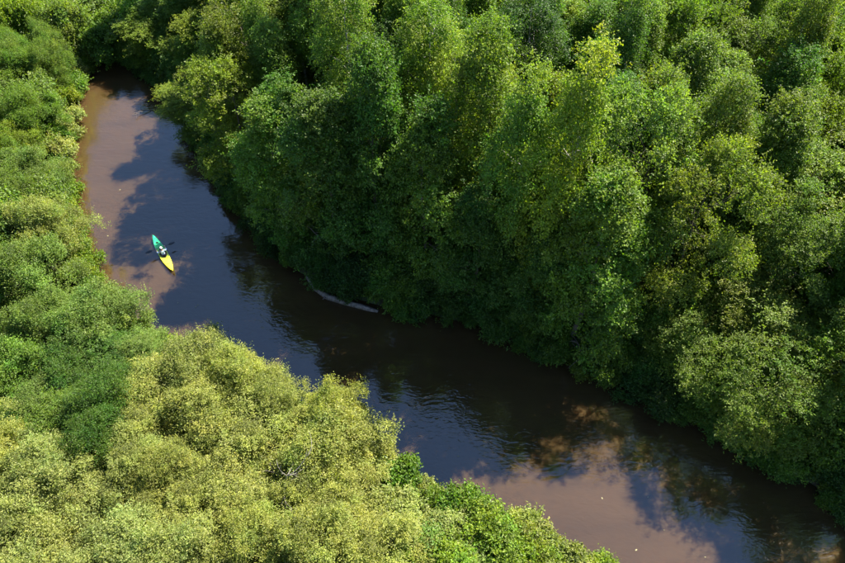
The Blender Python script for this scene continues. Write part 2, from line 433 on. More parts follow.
# kind: H, R, base, profile, lobes, lobe radius, leaves, leaf length, leaf width, options, trunk radius, bark, wood options
KINDS = {
    'alder':  dict(n=3, H=14, R=3.0, base=1.6, prof=P_col, nl=50, lr=0.98, leaves=50000, ll=0.145, lw=0.105, opt=dict(per=15, sprig=0.42, flat=1.0), r0=0.19, bark=BARK, wood=dict(nlimb=8)),
    'birch':  dict(n=3, H=17, R=2.3, base=3.4, prof=P_col, nl=46, lr=0.76, leaves=40000, ll=0.13, lw=0.09, opt=dict(per=15, sprig=0.55, droop=0.65, upright=0.0), r0=0.15, bark=BIRCH, wood=dict(nlimb=8, lean=0.5)),
    'high_birch': dict(n=2, H=18, R=2.1, base=9.5, prof=P_round, nl=34, lr=0.9, leaves=26000, ll=0.13, lw=0.09, opt=dict(per=15, sprig=0.5, droop=0.5, upright=0.0), r0=0.15, bark=BIRCH, wood=dict(nlimb=6, lean=0.3, top=0.97)),
    'ash':    dict(n=2, H=14, R=3.6, base=2.6, prof=P_round, nl=40, lr=1.12, leaves=40000, ll=0.16, lw=0.10, opt=dict(per=14, sprig=0.45), r0=0.18, bark=BARK, wood=dict(nlimb=9, lean=0.5)),
    'willow': dict(n=2, H=10, R=4.8, base=1.0, prof=P_wide, nl=80, lr=1.3, leaves=70000, ll=0.17, lw=0.075, opt=dict(per=15, sprig=0.5, core=0.2), r0=0.24, bark=BARK, wood=dict(forks=3, nlimb=10)),
    'sallow': dict(n=3, H=4.6, R=2.9, base=0.4, prof=P_dome, nl=64, lr=0.64, leaves=48000, ll=0.135, lw=0.056, opt=dict(per=13, sprig=0.42, upright=0.75, core=0.25, shoots=0.08), r0=0.10, bark=BARK, wood=dict(forks=4, nlimb=6)),
    'shrub':  dict(n=3, H=2.8, R=1.9, base=0.25, prof=P_dome, nl=30, lr=0.7, leaves=17000, ll=0.17, lw=0.11, opt=dict(per=12, sprig=0.4, upright=0.2), r0=0.06, bark=BARK, wood=dict(forks=3, nlimb=4)),
    'herb':   dict(n=3, H=1.3, R=1.2, base=0.1, prof=P_dome, nl=20, lr=0.42, leaves=7000, ll=0.19, lw=0.10, opt=dict(per=10, sprig=0.35, upright=0.8), r0=0.02, bark=BARK, wood=dict(forks=3, nlimb=2)),
}
PROTO = {}
for ki, (k, q) in enumerate(KINDS.items()):
    PROTO[k] = []
    for v in range(q['n']):
        rng = np.random.default_rng(100 * ki + v + 7)
        cm, cen, lr = make_crown(k + '_crown', rng, q['H'], q['R'], q['base'], q['prof'], q['nl'], q['lr'], q['leaves'], q['ll'], q['lw'], **q['opt'])
        tm, limbs = make_wood(k, rng, q['H'], cen, q['r0'], q['bark'], **q['wood'])
        PROTO[k].append((cm, tm, limbs))

TREES = []          # (root, kind, x, y, H, R, colour name, row)
def plant(kind, x, y, H, Rr, col, variant=None, rz=None, name=None, part='crown', lean=(0, 0), rnd=random):
    q = KINDS[kind]
    v = rnd.randrange(q['n']) if variant is None else variant
    cm, tm, limbs = PROTO[kind][v]
    gz = float(ground_z(x, y)[0])
    root = empty(name or kind + '_tree', (x, y, max(gz, -0.15) - 0.05), rnd.uniform(0, 6.28) if rz is None else rz)
    s = Rr / q['R']; sz = H / q['H']
    root.scale = (s, s, sz)
    root.rotation_euler[0] = lean[0]; root.rotation_euler[1] = lean[1]
    c = link(part, cm, None, root); c.color = (*col, 1)
    t = link('trunk' if kind not in ('shrub', 'herb', 'sallow') else 'stem', tm, None, root)
    if kind not in ('shrub', 'herb'):
        for lm in limbs: link('limb' if t.name.startswith('trunk') else 'branch', lm, None, t)
    TREES.append(dict(root=root, kind=kind, x=x, y=y, H=H, R=Rr, col=col))
    return root

# ------------------------------------------------------------------ where the sun reaches the water
lit_px = [[(122, 72), (168, 118), (172, 132), (118, 178), (100, 215), (98, 262), (66, 262), (60, 150)],
          [(622, 392), (645, 402), (660, 460), (690, 563), (600, 575), (590, 530), (612, 470)],
          [(112, 302), (160, 306), (185, 312), (180, 335), (120, 330)]]
lit_poly = [[unproj(*p) for p in pl] for pl in lit_px]
lit_pts = []
for pl in lit_poly:
    a = np.array(pl); g = np.stack(np.meshgrid(np.arange(a[:, 0].min(), a[:, 0].max(), 0.7), np.arange(a[:, 1].min(), a[:, 1].max(), 0.7)), -1).reshape(-1, 2)
    lit_pts.append(g[inside(g, pl)])
lit_pts = np.concatenate(lit_pts)
def shades_lit(x, y, H, Rr):
    n = 0
    for f in (0.35, 0.5, 0.65, 0.8, 0.92):
        z = f * H; r = Rr * (0.95 if f < 0.7 else 0.7)
        sx, sy = x - S.x / S.z * z, y - S.y / S.z * z
        n = max(n, int((np.hypot(lit_pts[:, 0] - sx, lit_pts[:, 1] - sy) < r).sum()))
    return n

COL = dict(dark=(0.038, 0.078, 0.014), deep=(0.054, 0.108, 0.017), mid=(0.080, 0.142, 0.018), fresh=(0.112, 0.168, 0.017), olive=(0.100, 0.145, 0.020),
           grey=(0.092, 0.148, 0.027), pale=(0.184, 0.214, 0.060), straw=(0.204, 0.226, 0.055), left=(0.108, 0.165, 0.034))
rnd = random.Random(5)
placed = []
def put(kind, x, y, H, Rr, cname, **kw):
    c = COL[cname]; w_ = 0.4 if cname in ('pale', 'straw', 'left') else 1.0; j = 1 + rnd.uniform(-0.12, 0.14) * w_; h = rnd.uniform(-0.07, 0.05) * w_
    col = (c[0] * j * (1 + h), c[1] * j, c[2] * j * (1 - h))
    r = plant(kind, x, y, H, Rr, col, rnd=rnd, **kw); TREES[-1]['tone'] = cname
    placed.append((x, y, Rr, H)); return r

# trees one can tell apart on the forest bank: foot and top as surveyed
hand = [  # kind, foot py, top px, radius, colour
    ('alder', 352, (612, 188), 3.5, 'mid'), ('birch', 318, (588, 66), 2.5, 'fresh'), ('birch', 304, (528, 86), 2.3, 'mid'),
    ('alder', 287, (428, 130), 3.1, 'mid'), ('birch', 268, (490, 30), 2.6, 'fresh'), ('alder', 266, (318, 110), 3.4, 'deep'),
    ('alder', 240, (262, 84), 3.2, 'mid'), ('ash', 192, (220, 66), 3.2, 'fresh'), ('ash', 130, (178, 42), 3.0, 'fresh'),
    ('ash', 300, (662, 104), 3.6, 'grey'), ('willow', 372, (790, 200), 4.4, 'olive'), ('willow', 425, (870, 255), 4.4, 'olive'),
    ('ash', 330, (728, 160), 3.4, 'olive'), ('alder', 262, (372, 66), 2.8, 'deep'), ('alder', 332, (555, 235), 2.4, 'deep'),
    ('alder', 312, (478, 205), 2.6, 'deep'),
    ('ash', 66, (142, 20), 2.8, 'fresh'), ('high_birch', 222, (430, 12), 2.2, 'fresh'), ('high_birch', 206, (341, -8), 2.0, 'mid'), ('high_birch', 240, (452, 60), 1.9, 'fresh'),
]
for kind, by, (tx, ty), rr, cn in hand:
    y = unproj(422, by)[1]; H = top_z(y, ty)
    x = (tx - PW / 2) / FPX * (y * math.cos(PITCH) + (CAM_H - H) * math.sin(PITCH))
    while shades_lit(x, y, H, rr) > 6 and H > 5: H *= 0.95
    put(kind, x, y, H, rr, cn, name='birch_tree' if kind == 'high_birch' else None)
    print('hand', kind, by, tx, ty, 'H', round(H, 1), 'x', round(x, 1), 'y', round(y, 1))

def free(x, y, r):
    return all(math.hypot(x - a, y - b) > r + 0.45 * q for a, b, q, h in placed if h > 5)

# the rest of the forest
tries = 0
for k in range(5200):
    x, y = rnd.uniform(-36, 48), rnd.uniform(14, 78)
    sd, isfar = river_sd([(x, y)])
    if sd[0] < 2.2 or not isfar[0]: continue
    px, py = proj(x, y, 15); px0, py0 = proj(x, y, 0)
    if px > 1160 or py < -190 or px < -60: continue
    kind = rnd.choices(('alder', 'birch', 'ash', 'willow', 'high_birch'), (0.38, 0.34, 0.16, 0.02, 0.10 if sd[0] > 9 else 0.0))[0]
    if px > 690: kind = rnd.choices(('alder', 'birch', 'ash', 'willow'), (0.25, 0.1, 0.4, 0.25))[0]
    q = KINDS[kind]
    H = q['H'] * rnd.uniform(0.78, 1.12); rr = q['R'] * rnd.uniform(0.8, 1.1)
    if not free(x, y, rr * 0.64): continue
    for t in TREES:                                             # keep the pale birch stems in the open
        if t['kind'] == 'high_birch' and abs(x - t['x']) < 1.2 + 0.5 * rr and 0 < t['y'] - y < 9: H = min(H, CAM_H - (CAM_H - 5.5) * y / t['y'])
    while H > 4.5 and shades_lit(x, y, H, rr) > 3: H *= 0.92
    if H <= 4.5: continue
    if px > 640: cn = rnd.choice(('olive', 'grey', 'grey', 'mid', 'olive'))
    elif px < 330: cn = rnd.choice(('fresh', 'mid', 'mid', 'olive'))
    else: cn = rnd.choice(('mid', 'deep', 'fresh', 'mid', 'dark'))
    put(kind, x, y, H, rr, cn, name='birch_tree' if kind == 'high_birch' else None)

# bushes hanging over the water along the forest bank
fpts = resample(far_bank, 400); fseg = np.r_[0, np.cumsum(np.hypot(*np.diff(fpts, axis=0).T))]
s = 6.0
while s < fseg[-1] - 6:
    i = int(np.searchsorted(fseg, s)); x0, y0 = fpts[i]
    t = fpts[min(i + 2, 399)] - fpts[i - 2]; t /= np.linalg.norm(t); nrm = np.array((-t[1], t[0]))
    if river_sd([(x0 + nrm[0], y0 + nrm[1])])[0][0] < 0: nrm = -nrm
    px, py = proj(x0, y0, 0)
    if -40 < px < 920 and -60 < py < 640:
        for row, (off, hh) in enumerate(((1.0, 2.0), (2.7, 3.2))):
            o = off + rnd.uniform(-0.4, 0.5); H = hh * rnd.uniform(0.75, 1.3)
            x, y = np.array((x0, y0)) + nrm * o + t * rnd.uniform(-0.5, 0.5)
            put('shrub', x, y, H, rnd.uniform(1.3, 2.0), rnd.choice(('dark', 'deep', 'deep', 'mid')), name='bank_bush', part='foliage')
    s += rnd.uniform(1.5, 2.3)

for px, py, H, rr in ((150, 52, 4.2, 2.4), (128, 46, 3.8, 2.4), (112, 56, 3.4, 2.2), (140, 34, 4.4, 2.6)):
    x, y = unproj(px, py); put('shrub', x, y, H, rr, 'mid', name='bank_bush', part='foliage')

# ------------------------------------------------------------------ the low bank: sallow thickets, bushes and herbs
for (tx, ty), by, rr, cn in (((144, 356), 380, 2.3, 'left'), ((188, 357), 394, 2.6, 'pale'), ((230, 366), 406, 2.5, 'straw'), ((274, 390), 424, 2.3, 'pale'), ((330, 404), 446, 2.2, 'straw')):
    y = unproj(422, by)[1]; H = top_z(y, ty); x = (tx - PW / 2) / FPX * (y * math.cos(PITCH) + (CAM_H - H) * math.sin(PITCH))
    print('low', tx, ty, round(H, 1)); put('sallow', x, y, H, rr, cn, name='willow_bush', part='foliage')
def low_put(kind, x, y, H, rr, cn, nm): put(kind, x, y, H, rr, cn, name=nm, part='foliage')
for k in range(3600):
    x, y = rnd.uniform(-48, 20), rnd.uniform(4, 86)
    sd, isfar = river_sd([(x, y)])
    if sd[0] < 1.1 or isfar[0]: continue
    px, py = proj(x, y, 3)
    if px < -110 or py > 690 or py < -60: continue
    if px > 380 and py > 430:                                   # low bright bank downstream
        H, rr, kind, cn, nm = rnd.uniform(1.5, 2.6), rnd.uniform(1.4, 2.1), 'shrub', rnd.choice(('fresh', 'pale', 'left')), 'green_bush'
    elif py < 215:                                              # lush upper reach
        H, rr, kind, cn, nm = rnd.uniform(2.6, 5.2), rnd.uniform(1.9, 2.8), rnd.choice(('shrub', 'sallow')), rnd.choice(('left', 'left', 'fresh', 'mid')), 'leafy_bush'
    elif py < 345 and px < 130:
        H, rr, kind, cn, nm = rnd.uniform(3.8, 6.0), rnd.uniform(2.4, 3.4), rnd.choice(('sallow', 'shrub')), rnd.choice(('left', 'left', 'left', 'pale')), 'willow_bush'
    else:
        H, rr, kind, cn, nm = rnd.uniform(2.6, 4.8), rnd.uniform(2.0, 3.4), 'sallow', ('straw' if value_noise(np.array([x]), np.array([y]), 6.0, 21)[0] > 0.5 else 'pale'), 'willow_bush'
    if px < 110 and 335 < py < 455: H, kind, cn = H * rnd.uniform(0.5, 0.95), 'sallow', rnd.choice(('mid', 'deep', 'left'))
    if 50 < px < 330 and 150 < py < 365: H = min(H, 4.6)
    if sd[0] < rr * (0.6 if px < 130 else 0.5): continue
    if any(math.hypot(x - a, y - b) < (0.46 if py < 345 else 0.39) * (rr + q) for a, b, q, h in placed): continue
    if kind == 'shrub' and nm == 'willow_bush': nm = 'leafy_bush'
    low_put(kind, x, y, H, rr, cn, nm)
npts = resample(near_bank, 400); nseg = np.r_[0, np.cumsum(np.hypot(*np.diff(npts, axis=0).T))]
s = 4.0
while s < nseg[-1] - 4:
    i = int(np.searchsorted(nseg, s)); x0, y0 = npts[i]
    t = npts[min(i + 2, 399)] - npts[max(i - 2, 0)]; t /= np.linalg.norm(t); nrm = np.array((-t[1], t[0]))
    if river_sd([(x0 + nrm[0], y0 + nrm[1])])[0][0] < 0: nrm = -nrm
    px, py = proj(x0, y0, 0)
    if -60 < px < 760 and -40 < py < 640:
        x, y = np.array((x0, y0)) + nrm * rnd.uniform(0.1, 0.6)
        put('herb', x, y, rnd.uniform(0.9, 1.7), rnd.uniform(0.9, 1.4), rnd.choice(('left', 'fresh', 'mid', 'pale')), name='waterside_herb', part='foliage')
    s += rnd.uniform(1.2, 2.0)

s = 5.0                                                         # ferns and sedge trailing from the forest bank into the water
while s < fseg[-1] - 6:
    i = int(np.searchsorted(fseg, s)); x0, y0 = fpts[i]; px, py = proj(x0, y0, 0)
    if -40 < px < 920 and -60 < py < 640 and not 312 < px < 392:
        put('herb', x0 + rnd.uniform(-0.25, 0.35), y0 + rnd.uniform(-0.1, 0.45), rnd.uniform(0.7, 1.4), rnd.uniform(0.7, 1.25), rnd.choice(('dark', 'deep', 'mid')), name='waterside_fern', part='foliage')
    s += rnd.uniform(1.0, 2.4)

# ------------------------------------------------------------------ names for each plant, counted along the banks
ONES = 'zeroth first second third fourth fifth sixth seventh eighth ninth tenth eleventh twelfth thirteenth fourteenth fifteenth sixteenth seventeenth eighteenth nineteenth'.split()
def nth(n):
    if n < 20: return ONES[n]
    t = {2: 'twent', 3: 'thirt', 4: 'fort', 5: 'fift'}[n // 10]
    return t + 'ieth' if n % 10 == 0 else t + 'y-' + ONES[n % 10]
TONE = dict(dark='dark green', deep='deep green', mid='mid-green', fresh='yellow-green', olive='olive-green', grey='soft green', pale='pale green', straw='straw-yellow', left='bright green')
def along(x, y, pts, seg): return float(seg[int(np.argmin(np.hypot(pts[:, 0] - x, pts[:, 1] - y)))])
log_s = along(*unproj(335, 291), fpts, fseg); kay_f = along(*unproj(163, 253), fpts, fseg); kay_n = along(*unproj(163, 253), npts, nseg)
KW = dict(alder='bushy alder', birch='slender drooping birch', high_birch='bare-stemmed birch', ash='round-crowned ash', willow='spreading willow')
CAT = dict(alder='tree', birch='tree', high_birch='tree', ash='tree', willow='tree')
def count_along(lst, s0, key):
    up = sorted([t for t in lst if t['s'] < s0], key=lambda t: -t['s']); dn = sorted([t for t in lst if t['s'] >= s0], key=lambda t: t['s'])
    for d, l in (('upstream', up), ('downstream', dn)):
        for n, t in enumerate(l): t[key] = (n + 1, d)
for t in TREES:
    sd, isf = river_sd([(t['x'], t['y'])]); t['sd'] = float(sd[0]); t['far'] = bool(isf[0])
    t['s'] = along(t['x'], t['y'], fpts, fseg) if t['far'] else along(t['x'], t['y'], npts, nseg)
def rows(lst, s0, front_d, fmt_front, fmt_deep):
    front = [t for t in lst if t['sd'] < front_d]; count_along(front, s0, 'ord')
    for t in front: t['root']['label'] = fmt_front(t); t['deep'] = 0
    for f in front: f['col'] = []
    for t in lst:
        if t['sd'] >= front_d: min(front, key=lambda f: math.hypot(f['x'] - t['x'], f['y'] - t['y']) if front_d < 0 else abs(f['s'] - t['s']))['col'].append(t)
    for f in front:
        for n, t in enumerate(sorted(f['col'], key=lambda q: q['sd'])): t['ord'] = f['ord']; t['root']['label'] = fmt_deep(t, n + 1)
wood = [t for t in TREES if t['kind'] in KW and t['far']]
rows(wood, log_s, 5.0,
     lambda t: f"{TONE[t['tone']]} {KW[t['kind']]}, {nth(t['ord'][0])} edge tree {t['ord'][1]} of the stranded log",
     lambda t, n: f"{TONE[t['tone']]} {KW[t['kind']]}, {nth(n)} behind the {nth(t['ord'][0])} edge tree {t['ord'][1]} of the log")
for t in wood: tag(t['root'], None, 'tree', 'trees of the forest bank')
fern = [t for t in TREES if t['far'] and t['kind'] == 'herb']
count_along(fern, log_s, 'ord')
for t in fern: tag(t['root'], f"low {TONE[t['tone']]} fern trailing from the shady forest bank, {nth(t['ord'][0])} {t['ord'][1]} of the stranded log", 'fern', 'ferns along the shady waterline')
bush = [t for t in TREES if t['far'] and t not in wood and t not in fern]
for lst, where in (([t for t in bush if t['sd'] < 2.1], 'waterline bush'), ([t for t in bush if t['sd'] >= 2.1], 'second-row bush')):
    count_along(lst, log_s, 'ord')
    for t in lst: tag(t['root'], f"{TONE[t['tone']]} leafy {where} under the forest, {nth(t['ord'][0])} {t['ord'][1]} of the stranded log", 'bush', 'bushes under the forest edge')
herb = [t for t in TREES if not t['far'] and t['kind'] == 'herb']
assert all(t['root'].name.startswith('waterside_herb') for t in herb)
count_along(herb, kay_n, 'ord')
for t in herb: tag(t['root'], f"low {TONE[t['tone']]} waterside herb on the sunny bank, {nth(t['ord'][0])} {t['ord'][1]} of the kayak", 'herb', 'herbs along the sunny waterline')
low = [t for t in TREES if not t['far'] and t['kind'] != 'herb']
LW = dict(sallow='feathery willow bush', shrub='broad-leaved bush')
rows(low, kay_n, 2.6,
     lambda t: f"{TONE[t['tone']]} {LW[t['kind']]} on the sunny bank, {nth(t['ord'][0])} {t['ord'][1]} of the kayak",
     lambda t, n: f"{TONE[t['tone']]} {LW[t['kind']]}, {nth(n)} inland of the {nth(t['ord'][0])} sunny-bank bush {t['ord'][1]} of the kayak")
for t in low: tag(t['root'], None, 'bush', 'bushes of the sunny bank')
print('plants', len(TREES), {k: sum(t['kind'] == k for t in TREES) for k in KINDS})

# ------------------------------------------------------------------ ground cover: uncountable seedlings and grass
def ground_cover():
    rng = np.random.default_rng(77)
    n = 150000
    P = np.stack([rng.uniform(-46, 46, n), rng.uniform(8, 78, n)], 1)
    sd, isf = river_sd(P); keep = (sd > 0.25) & (sd < 26) & (value_noise(P[:, 0], P[:, 1], 1.4, 9) > 0.30)
    P = P[keep]; n = len(P)
    z = ground_z(P[:, 0], P[:, 1]) + rng.uniform(0.02, 0.45, n)
    D = unit(rng.normal(size=(n, 3)) * 0.7 + np.array((0, 0, 0.7))); Nn = unit(rng.normal(size=(n, 3)) * 0.5 + np.array((0, 0, 1.0)))
    tint = np.stack([0.5 + rng.normal(0, 0.014, n), np.ones(n), np.clip(rng.normal(1, 0.2, n), 0.5, 1.6)], 1)
    o = link('ground_cover', leaf_mesh('ground_cover', np.c_[P, z], D, Nn, rng.uniform(0.15, 0.34, n), rng.uniform(0.06, 0.13, n), tint))
    o.color = (0.045, 0.085, 0.014, 1)
    tag(o, 'low green undergrowth covering the forest floor and banks', 'undergrowth', None, 'stuff')
ground_cover()

# ------------------------------------------------------------------ dead wood
def wood_mesh(name, tubes, mat, seg=9):
    V, Q = [], []
    for pts, rads in tubes: tube(V, Q, pts, rads, seg)
    me = mesh_np(name, V, Q, True); me.materials.append(mat)
    # close the ends
    rg = np.random.default_rng(len(V))
    bm = bmesh.new(); bm.from_mesh(me)
    rm = float(np.mean([max(r) for _, r in tubes]))
    for v in bm.verts: v.co += Vector(rg.normal(size=3) * rm * 0.10)
    bmesh.ops.holes_fill(bm, edges=[e for e in bm.edges if len(e.link_faces) == 1], sides=0)
    bm.to_mesh(me); bm.free(); return me

def stranded_log():
    rng = np.random.default_rng(3)
    c = [unproj(307, 278, 0.15), unproj(315, 289, 0.15), unproj(328, 297, 0.14), unproj(344, 302.5, 0.12), unproj(360, 306.5, 0.10), unproj(378, 311, 0.04)]
    o = c[2]
    root = empty('stranded_log', (o[0], o[1], 0))
    loc = [np.array((p[0] - o[0], p[1] - o[1], z)) for p, z in zip(c, (0.30, 0.22, 0.15, 0.11, 0.08, -0.06))]
    link('trunk', wood_mesh('stranded_log_trunk', [(loc, (0.12, 0.16, 0.23, 0.22, 0.20, 0.15))], LOGW), None, root)
    for k, (i, d, l, r) in enumerate(((1, (0.2, -0.5, 0.6), 0.7, 0.05), (3, (0.3, 0.5, 0.9), 1.0, 0.06), (2, (-0.5, -0.6, 0.35), 0.6, 0.045))):
        dv = unit(np.array(d)); a = loc[i]
        pts = smooth_path(rng, a, a + dv * l, 5, 0.05)
        link('branch_stub', wood_mesh('log_stub', [(pts, (r * 1.4, r, r * 0.8, r * 0.6, r * 0.35))], LOGW, 7), None, root)
    tag(root, 'bare grey-brown log stranded at the waterline under the forest bank', 'log')
stranded_log()

def dead_branch(name, x, y, z, reach, n, length, label, seed, mat, up=0.5, r0=0.05, heading=0.0, spread=0.9):
    rng = np.random.default_rng(seed)
    root = empty(name, (x, y, z))
    hd = np.array((math.cos(heading), math.sin(heading), 0.0))
    main = smooth_path(rng, (0, 0, -0.4), hd * reach + np.array((0, 0, length)), 8, 0.05)
    link('stem', wood_mesh(name + '_stem', [(main, [r0 * (1 - 0.1 * i) for i in range(8)])], mat, 7), None, root)
    for k in range(n):
        i = rng.integers(2, 8); d = unit(rng.normal(size=3) * spread + hd + np.array((0, 0, up)))
        L = rng.uniform(0.35, 0.75) * max(length, reach) * 0.6
        p = smooth_path(rng, main[i], main[i] + d * L, 6, 0.06)
        tb = [(p, [r0 * 0.5 * (1 - 0.15 * j) for j in range(6)])]
        for q in range(4):
            j = rng.integers(2, 6); e = unit(d + rng.normal(size=3) * 0.7)
            tb.append((smooth_path(rng, p[j], p[j] + e * L * rng.uniform(0.3, 0.6), 4, 0.05), [r0 * 0.28, r0 * 0.2, r0 * 0.14, r0 * 0.08]))
        link('branch', wood_mesh(name + '_branch', tb, mat, 5), None, root)
    tag(root, label, 'dead branch')
x, y = unproj(158, 108)
dead_branch('drowned_branch', x, y, 0.0, 2.0, 4, 0.35, 'dark bare drowned branch poking out of the sunlit brown water', 4, SNAG, 0.05, 0.05, math.atan2(-0.5, -1.0), 0.5)
x, y = unproj(572, 46, 10.5)
dead_branch('dead_tree', x, y, 0.4, 0.6, 10, 10.6, 'dead leafless grey tree among the crowns of the deep forest', 8, DEAD, 0.6, 0.13)
x, y = unproj(282, 492, 3.4)
dead_branch('dead_bush', x, y, 0.4, 0.5, 12, 4.7, 'dead bush with bare grey twigs in the yellow willow thicket', 12, DEAD, 0.5, 0.06, 0.3, 1.2)

# ------------------------------------------------------------------ flecks on the water
FLEAF = mat_plain('fallen_leaf', (0.20, 0.19, 0.08), 0.6)
def fleck():
    bm = bmesh.new()
    ring = [bm.verts.new((math.cos(a) * 0.10 * (1 + 0.25 * math.cos(a)), math.sin(a) * 0.055, 0.004 + 0.012 * abs(math.sin(a)))) for a in [i * math.pi / 5 for i in range(10)]]
    c = bm.verts.new((0, 0, 0.006))
    for i in range(10): bm.faces.new((c, ring[i], ring[(i + 1) % 10]))
    me = bpy.data.meshes.new('floating_leaf'); bm.to_mesh(me); bm.free(); me.materials.append(FLEAF); return me
fm = fleck()
for k, (px, py) in enumerate(((190, 293), (178, 303), (198, 305), (602, 498), (636, 550), (664, 530), (648, 497), (458, 456), (120, 190), (108, 236), (140, 150), (705, 557), (676, 508), (196, 307))):
    x, y = unproj(px, py)
    o = link('floating_leaf', fm); o.location = (x, y, 0.006); o.rotation_euler = (0, 0, k * 1.7); s_ = 0.38 + 0.08 * (k % 5); o.scale = (s_, s_, 1)
    tag(o, 'small pale fallen leaf floating on the river', 'leaf', 'fallen leaves floating on the river')

# ------------------------------------------------------------------ kayak
def mat_kayak():
    m, n, N, L = new_mat('kayak_shell')
    out = N.new('ShaderNodeOutputMaterial'); pb = N.new('ShaderNodeBsdfPrincipled')
    tc = N.new('ShaderNodeTexCoord'); sp = N.new('ShaderNodeSeparateXYZ'); L.new(tc.outputs['Object'], sp.inputs[0])
    no = N.new('ShaderNodeTexNoise'); no.inputs['Scale'].default_value = 3.0; no.inputs['Detail'].default_value = 4; L.new(tc.outputs['Object'], no.inputs['Vector'])
    ad = N.new('ShaderNodeMath'); ad.operation = 'MULTIPLY_ADD'; ad.inputs[1].default_value = 0.7; L.new(no.outputs[0], ad.inputs[0]); L.new(sp.outputs[0], ad.inputs[2])
    mr = N.new('ShaderNodeMapRange'); mr.inputs[1].default_value = -1.9; mr.inputs[2].default_value = 2.5; L.new(ad.outputs[0], mr.inputs[0])
    cr = N.new('ShaderNodeValToRGB'); e = cr.color_ramp.elements                  # moulded-in blend of yellow and green plastic
    e[0].position = 0.0; e[0].color = (0.88, 0.70, 0.03, 1)
    e[1].position = 1.0; e[1].color = (0.02, 0.50, 0.27, 1)
    for p, c in ((0.32, (0.78, 0.78, 0.04, 1)), (0.58, (0.36, 0.62, 0.06, 1)), (0.74, (0.06, 0.66, 0.22, 1))):
        k = e.new(p); k.color = c
    L.new(mr.outputs[0], cr.inputs[0]); L.new(cr.outputs[0], pb.inputs['Base Color'])
    pb.inputs['Roughness'].default_value = 0.35
    L.new(pb.outputs[0], out.inputs[0]); return m
SHELL = mat_kayak(); BLACK = mat_plain('black_plastic', (0.012, 0.012, 0.014), 0.45)
SKIN = mat_plain('skin', (0.48, 0.29, 0.20), 0.55); HAIR = mat_plain('dark_hair', (0.015, 0.011, 0.009), 0.6)
SHIRT = mat_plain('pale_blue_cloth', (0.52, 0.66, 0.84), 0.85, 0.2); WHITE = mat_plain('white_cloth', (0.80, 0.80, 0.80), 0.85, 0.2)
TROUS = mat_plain('dark_cloth', (0.02, 0.022, 0.03), 0.9, 0.2)

